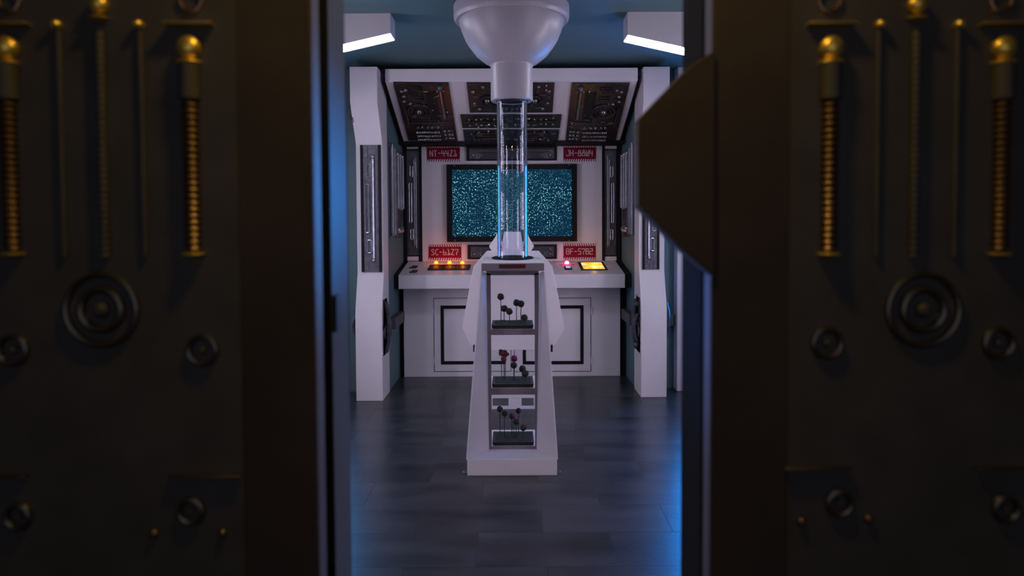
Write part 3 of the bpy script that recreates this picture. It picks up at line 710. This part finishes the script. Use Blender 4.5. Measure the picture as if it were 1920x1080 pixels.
# inner frame: two uprights and cross rails
zi_t = i_tl[2]
for xa, xb in ((912, 920.5), (1002.5, 1010.5)):
    a, b_ = X(xa, 600, Dr), X(xb, 600, Dr)
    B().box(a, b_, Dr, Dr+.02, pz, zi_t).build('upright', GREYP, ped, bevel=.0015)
a, b_ = X(912, 600, Dr), X(1010.5, 600, Dr)
shelves = []
for ya, yb in ((617.5, 628), (728.5, 740), (838, 849)):
    z0, z1 = Z(960, yb, Dr), Z(960, ya, Dr)
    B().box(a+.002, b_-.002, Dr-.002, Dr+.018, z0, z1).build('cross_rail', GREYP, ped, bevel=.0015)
    B().box(a+.002, b_-.002, Dr+.018, 4.30, z1-.012, z1-.001).build('shelf', WHITE, ped)
    shelves.append(z1)
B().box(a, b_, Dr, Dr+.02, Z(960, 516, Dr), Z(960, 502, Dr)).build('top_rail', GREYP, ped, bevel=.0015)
# header with dark red label
h0, h1 = P(902.5, 508.5, Dp-.005), P(1020.5, 493.5, Dp-.005)
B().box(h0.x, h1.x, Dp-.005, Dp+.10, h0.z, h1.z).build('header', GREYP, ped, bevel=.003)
l0, l1 = P(936, 503.2, Dp-.007), P(985.5, 495.5, Dp-.007)
B().box(l0.x, l1.x, Dp-.009, Dp-.004, l0.z, l1.z).build('header_label', DKRED, ped)
# deck rising to the back
dk0, dk1 = X(913, 471, Dbk), X(1010, 471, Dbk)
zd0 = h1.z-.001; zdk = Z(960, 472, Dbk)
B().hexa([(h0.x, Dp, zd0-.03), (h1.x, Dp, zd0-.03), (dk1, Dbk, zdk-.05), (dk0, Dbk, zdk-.05),
          (h0.x, Dp, zd0), (h1.x, Dp, zd0), (dk1, Dbk, zdk), (dk0, Dbk, zdk)]).build('deck', WHITE, ped, bevel=.002)
dsl = (zdk-zd0)/(Dbk-Dp); dz = zd0+dsl*(Dt_-Dp)
MR = Matrix.Translation((tcx, Dt_, dz)) @ Matrix.Rotation(math.atan(dsl), 4, 'X')
B().lathe([(25*px, -.004), (39.5*px, -.004), (39.5*px, .004), (37*px, .009), (30.5*px, .009), (25*px, .009)], (0, 0, 0), 48).build('tube_base_ring', BLACK, ped, MR)
# wing board: hexagonal silhouette
wp = [(913, 470.5), (888, 499), (866.5, 613), (886, 656.5), (1036, 656), (1058.5, 616), (1035.5, 499), (1010, 470.5)]
q = [P(x, y, Dbk) for x, y in wp]
B().prism([(p.x, Dbk, p.z) for p in q], [(p.x, Dbk+.04, p.z) for p in q]).build('wing_board', WHITE, ped, bevel=.002)
sp = [(932, 480), (921, 469), (917, 462), (935, 434.5), (986, 434.5), (1001.5, 462), (996.5, 469), (988, 480)]
q = [P(x, y, Dbk+.05) for x, y in sp]
B().prism([(p.x, Dbk+.042, p.z) for p in q], [(p.x, Dbk+.075, p.z) for p in q]).build('back_plate', WHITE, ped, bevel=.002)
# small black latches under the wings and steel feet
for x in (889, 1034.5):
    p = P(x, 653, Dbk-.02); B().box(p.x-.006, p.x+.006, Dbk-.03, Dbk+.01, p.z-.024, p.z+.022).build('latch', BLACK, ped, bevel=.001)
for x in (869, 1051):
    p = G(x, 889); sx = 1 if x > 960 else -1
    B().box(min(p.x, p.x-sx*.02), max(p.x, p.x-sx*.02), p.y, p.y+.03, 0, .004).build('foot_bracket', BRACKETM, ped)
    B().ball((p.x, p.y+.015, .006), .006, 8).build('foot_bolt', STEEL, ped)
# rear bracket seen through the lowest opening
for xa, xb, ya, yb in ((914, 1009, 738, 746), (914, 1009, 761.5, 766.5), (953.5, 978, 746, 761.5), (914, 923.5, 746, 761.5), (1001, 1009, 746, 761.5)):
    p0, p1 = P(xa, yb, Dbk+.02), P(xb, ya, Dbk+.02)
    B().box(p0.x, p1.x, Dbk+.01, Dbk+.04, p0.z, p1.z).build('rear_bracket', WHITE, ped)
# planters
trays = []
for k, (z1, lab) in enumerate(zip(shelves, ('dark moss filled tray on the top shelf of the pedestal', 'dark moss filled tray on the middle shelf of the pedestal', 'dark moss filled tray on the lowest shelf of the pedestal'))):
    x0, x1 = X(921.5, 620, Dr+.02), X(1000.5, 620, Dr+.02)
    y0, y1 = Dr+.022, Dr+.235; h = .022
    e = empty('planter_tray', ((x0+x1)/2, (y0+y1)/2, z1), lab, 'planter', 'moss trays on the pedestal shelves')
    b = B().hexa([(x0+.004, y0+.004, z1), (x1-.004, y0+.004, z1), (x1-.004, y1-.004, z1), (x0+.004, y1-.004, z1), (x0, y0, z1+h), (x1, y0, z1+h), (x1, y1, z1+h), (x0, y1, z1+h)])
    b.build('tray', CHAR, e, bevel=.002)
    g = B(); n = 10; mm = 14; loops = []
    for j in range(n+1):
        loops.append([(x0+.008+(x1-x0-.016)*i/mm, y0+.008+(y1-y0-.016)*j/n, z1+h-.002+(0 if i in (0, mm) or j in (0, n) else rnd.uniform(.002, .008))) for i in range(mm+1)])
    g.band(loops, closed=False); g.build('moss', SOIL, e)
    trays.append((z1+h, y0, y1))
# ball flowers
def flower(k, x, y, r, dep, m, label, cluster=0):
    zt_, y0, y1 = trays[k]; D = y0+(y1-y0)*dep; p = P(x, y, D)
    R = r/F*D
    e = empty('ball_flower', (p.x, D, zt_), label, 'flower', 'ball flowers in the pedestal trays')
    B().tube([(p.x, D, zt_-.004), (p.x+rnd.uniform(-.002, .002), D, (zt_+p.z)/2), (p.x, D, p.z-R*.6)], .0028, 6).build('stem', STEM, e)
    b = B()
    if cluster:
        for i in range(cluster):
            a = 2*PI*i/cluster; b.ball((p.x+R*.75*math.cos(a), D+R*.4*math.sin(a*2), p.z+R*.75*math.sin(a)), R*.62, 10, 1, .12)
    b.ball((p.x, D, p.z), R, 14, 1, .09)
    b.build('head', m, e)
T, Md, Lw = 'in the top tray', 'in the middle tray', 'in the lowest tray'
flower(0, 938.7, 556.5, 6.6, .35, BALL, 'tallest dark ball flower at the left of the top tray')
flower(0, 945.3, 578.5, 6.6, .6, BALL, 'dark ball flower below and right of the tallest one in the top tray')
flower(0, 955, 584, 6.4, .3, BALL, 'low dark ball flower at the centre of the top tray')
flower(0, 968.5, 567.5, 6.4, .65, BALL, 'left one of the touching pair of dark ball flowers in the top tray')
flower(0, 977, 569.5, 6.6, .4, BALL, 'right one of the touching pair of dark ball flowers in the top tray')
flower(0, 983.3, 595.5, 6.5, .3, BALL, 'lowest dark ball flower at the right of the top tray')
flower(1, 940.5, 661, 5.4, .7, BALLR, 'dark red flower head at the far left of the middle tray', 3)
flower(1, 947, 664, 5.6, .45, BALLR, 'dark red ruffled flower in front of the left cluster of the middle tray', 4)
flower(1, 944.5, 674, 5.6, .25, BALLR, 'lowest dark red flower of the left cluster in the middle tray')
flower(1, 964, 672.5, 6.4, .6, BALLM, 'purple red ball flower at the centre of the middle tray')
flower(1, 963.5, 685, 6.4, .4, BALL, 'dark ball flower just below the purple one in the middle tray')
flower(1, 979.5, 691.5, 6.6, .5, BALL, 'upper dark flower at the right of the middle tray')
flower(1, 984.5, 700.5, 6.6, .3, BALL, 'lower dark flower at the right of the middle tray')
flower(2, 937, 767, 5.8, .6, BALL, 'tall dark flower at the left of the lowest tray')
flower(2, 946, 775, 5.6, .4, BALL, 'second dark flower from the left in the lowest tray')
flower(2, 959.5, 780.5, 5.2, .6, BALLR, 'dark red flower at the centre of the lowest tray')
flower(2, 963.8, 780, 2.8, .3, BALLM, 'small bright magenta flower at the centre of the lowest tray')
flower(2, 967.5, 791, 5.8, .4, BALL, 'dark flower right below the magenta one in the lowest tray')
flower(2, 972, 770, 5.0, .7, BALL, 'upper dark flower right of the magenta one in the lowest tray')
flower(2, 981, 802, 6.0, .3, BALL, 'lowest dark flower at the right of the lowest tray')

# ------------------------------------------------------------------ the doors in the foreground
D1 = 0.90
def tabpoly():
    return [P(x, y, D1) for x, y in ((1338, 95), (1284, 132), (1194.5, 225), (1194.5, 386), (1280, 472), (1338, 520))]
xl = X(590, 540, D1); xrr = X(1334, 540, D1)
# left leaf
d1 = struct('door_1', B().box(-1.95, xl, D1, D1+.037, 0.01, CZ-.005), DOORM, bevel=.0015)
B().box(-1.95, xl-.028, D1+.037, D1+.086, .01, CZ-.005).build('groove', DOORSHADE, d1)
x2 = xl
B().box(-1.95, xl-.0005, D1+.0838, D1+.0862, .011, CZ-.006).build('groove_shade_sheet', DOORSHADE, d1)  # added black sheet: shade of the groove, hides the lit plate behind
B().box(-1.95, x2, D1+.086, D1+.185, .01, CZ-.005).build('rear_plate', DOORE3, d1, bevel=.002)
B().box(xl-.004, xl+.0008, D1+.002, D1+.035, .012, CZ-.007).build('edge_strip', DOORE, d1)
pz_ = P(632, 590, D1+.10)
B().box(xl-.004, xl+.006, D1+.088, D1+.115, pz_.z-.025, pz_.z+.03).build('latch', BLACK, d1)
# right leaf
d2 = struct('door_2', B().box(xrr, 1.95, D1, D1+.034, 0.01, CZ-.005), DOORM, bevel=.0015)
B().box(xrr+.028, 1.95, D1+.034, D1+.05, .01, CZ-.005).build('groove', DOORSHADE, d2)
B().box(xrr+.0005, 1.95, D1+.0478, D1+.0502, .011, CZ-.006).build('groove_shade_sheet', DOORSHADE, d2)  # same added shade sheet for the right groove
xr2 = X(1279, 540, D1+.16)
B().box(xrr, 1.95, D1+.05, D1+.16, .01, CZ-.005).build('rear_plate', DOORSHADE, d2, bevel=.002)  # coloured near-black for the shade on this edge, unlike the left plate
B().box(xrr-.0008, xrr+.004, D1+.002, D1+.032, .012, CZ-.007).build('edge_strip', DOORE, d2)
q = tabpoly()
B().prism([(p.x, D1-.006, p.z) for p in q], [(p.x, D1+.030, p.z) for p in q]).build('interlocking_tab', DOORM, d2, bevel=.0015)

def dp(x, y): p = P(x, y, D1); return p.x, p.z
MF = front(0, D1, 0); k1 = D1/F    # metres per pixel on the door face
def door_relief(door, sgn, cols, centers, thin, xa, xb, rings, dish, knobs, ledges):
    x0, x1 = sorted((X(xa, 540, D1), xb))
    M = front(0, D1-.004, 0)
    pan = B().box(x0, x1, .02, CZ-.02, -.003, 0.0).build('relief_panel', DOORR, door, M)
    M = front(0, D1-.004, 0)
    for x in cols:
        u, v = dp(x, 93); r = 22*k1
        B().ball((u, v, .006), r, 18, .8).build('knob', DOORK, pan, M)
        u, v = dp(x, 121); B().lathe([(20*k1, -3*k1), (22*k1, 0), (20*k1, 3*k1)], (u, v, .005), 20, 'Y').build('flange', DOORK, pan, M)
        u, v = dp(x, 124); u2, v2 = dp(x+2, 188)
        rpipe(pan, M, DOORR, [(u, v, .006), (u, v2, .006)], 19*k1, 'sleeve', 14)
        _, v3 = dp(x, 466); rcoil(pan, M, DOORC, u, v2, u, v3, 16*k1, 11.6*k1, 'coil_hose', .30, 14, .006)
        _, v4 = dp(x, 476); B().lathe([(17*k1, -3*k1), (21*k1, 0), (17*k1, 3*k1)], (u, v4, .005), 20, 'Y').build('flange', DOORK, pan, M)
        u5, v5 = dp(x, 50); rbox(pan, M, DOORK, u5-44*k1, u5+44*k1, v5-1.5*k1, v5+1.5*k1, .016, 'ledge', bev=.0008)
        u6, v6 = dp(x, 3); rring(pan, M, DOORC, u6, v6, 20*k1, 4*k1)
    for x in centers:
        u, v = dp(x, 12); B().ball((u, v, .005), 17*k1, 16, .8).build('knob', DOORK, pan, M)
        u, v = dp(x, 38); B().lathe([(12*k1, -4*k1), (18*k1, 0), (12*k1, 4*k1)], (u, v, .004), 18, 'Y').build('flange', DOORK, pan, M)
        _, v2 = dp(x, 60); _, v3 = dp(x, 480); rcoil(pan, M, DOORR, u, v2, u, v3, 9*k1, 12*k1, 'ribbed_pipe', .18)
    for x in thin:
        u, v = dp(x, 50); B().ball((u, v, .005), 9*k1, 12, 1.2).build('stud', DOORK, pan, M)
        _, v3 = dp(x, 480); rpipe(pan, M, DOORR, [(u, v), (u, v3)], 5*k1, 'thin_pipe')
    for x, y, R in dish:
        u, v = dp(x, y)
        rring(pan, M, DOORG, u, v, R*k1, 7*k1, 'dish_ring'); rring(pan, M, DOORG, u, v, R*1.75*k1, 6*k1, 'dish_ring')
        rstud(pan, M, DOORR, u, v, R*.4*k1, 'dish_hub')
    for x, y, R in rings:
        u, v = dp(x, y); rring(pan, M, DOORG, u, v, R*k1, 6*k1); rstud(pan, M, DOORR, u, v, R*.35*k1, 'hub')
    for x, y in knobs:
        u, v = dp(x, y); rstud(pan, M, DOORC, u, v, 9*k1, 'stud')
    for xa_, xb_, y in ledges:
        u, v = dp(xa_, y); u2, _ = dp(xb_, y); rbox(pan, M, DOORC, u, u2, v-1.5*k1, v+1.5*k1, .009, 'ledge', bev=.0008)
door_relief(d1, -1, (361, 22), (193,), (115, 267), 452, -1.9, ((383, 655, 26), (30, 655, 26), (362, 955, 22), (40, 965, 22)), ((195, 580, 38),), ((420, 997), (292, 997)), ((322, 458, 888), (0, 60, 888)))
door_relief(d2, 1, (1552, 1872), (1712,), (1643, 1790), 1478, 1.9, ((1547, 642, 26), (1866, 642, 26), (1570, 940, 22), (1880, 950, 22)), ((1726, 580, 38),), ((1500, 975), (1625, 970)), ((1465, 1590, 873), (1820, 1915, 873)))
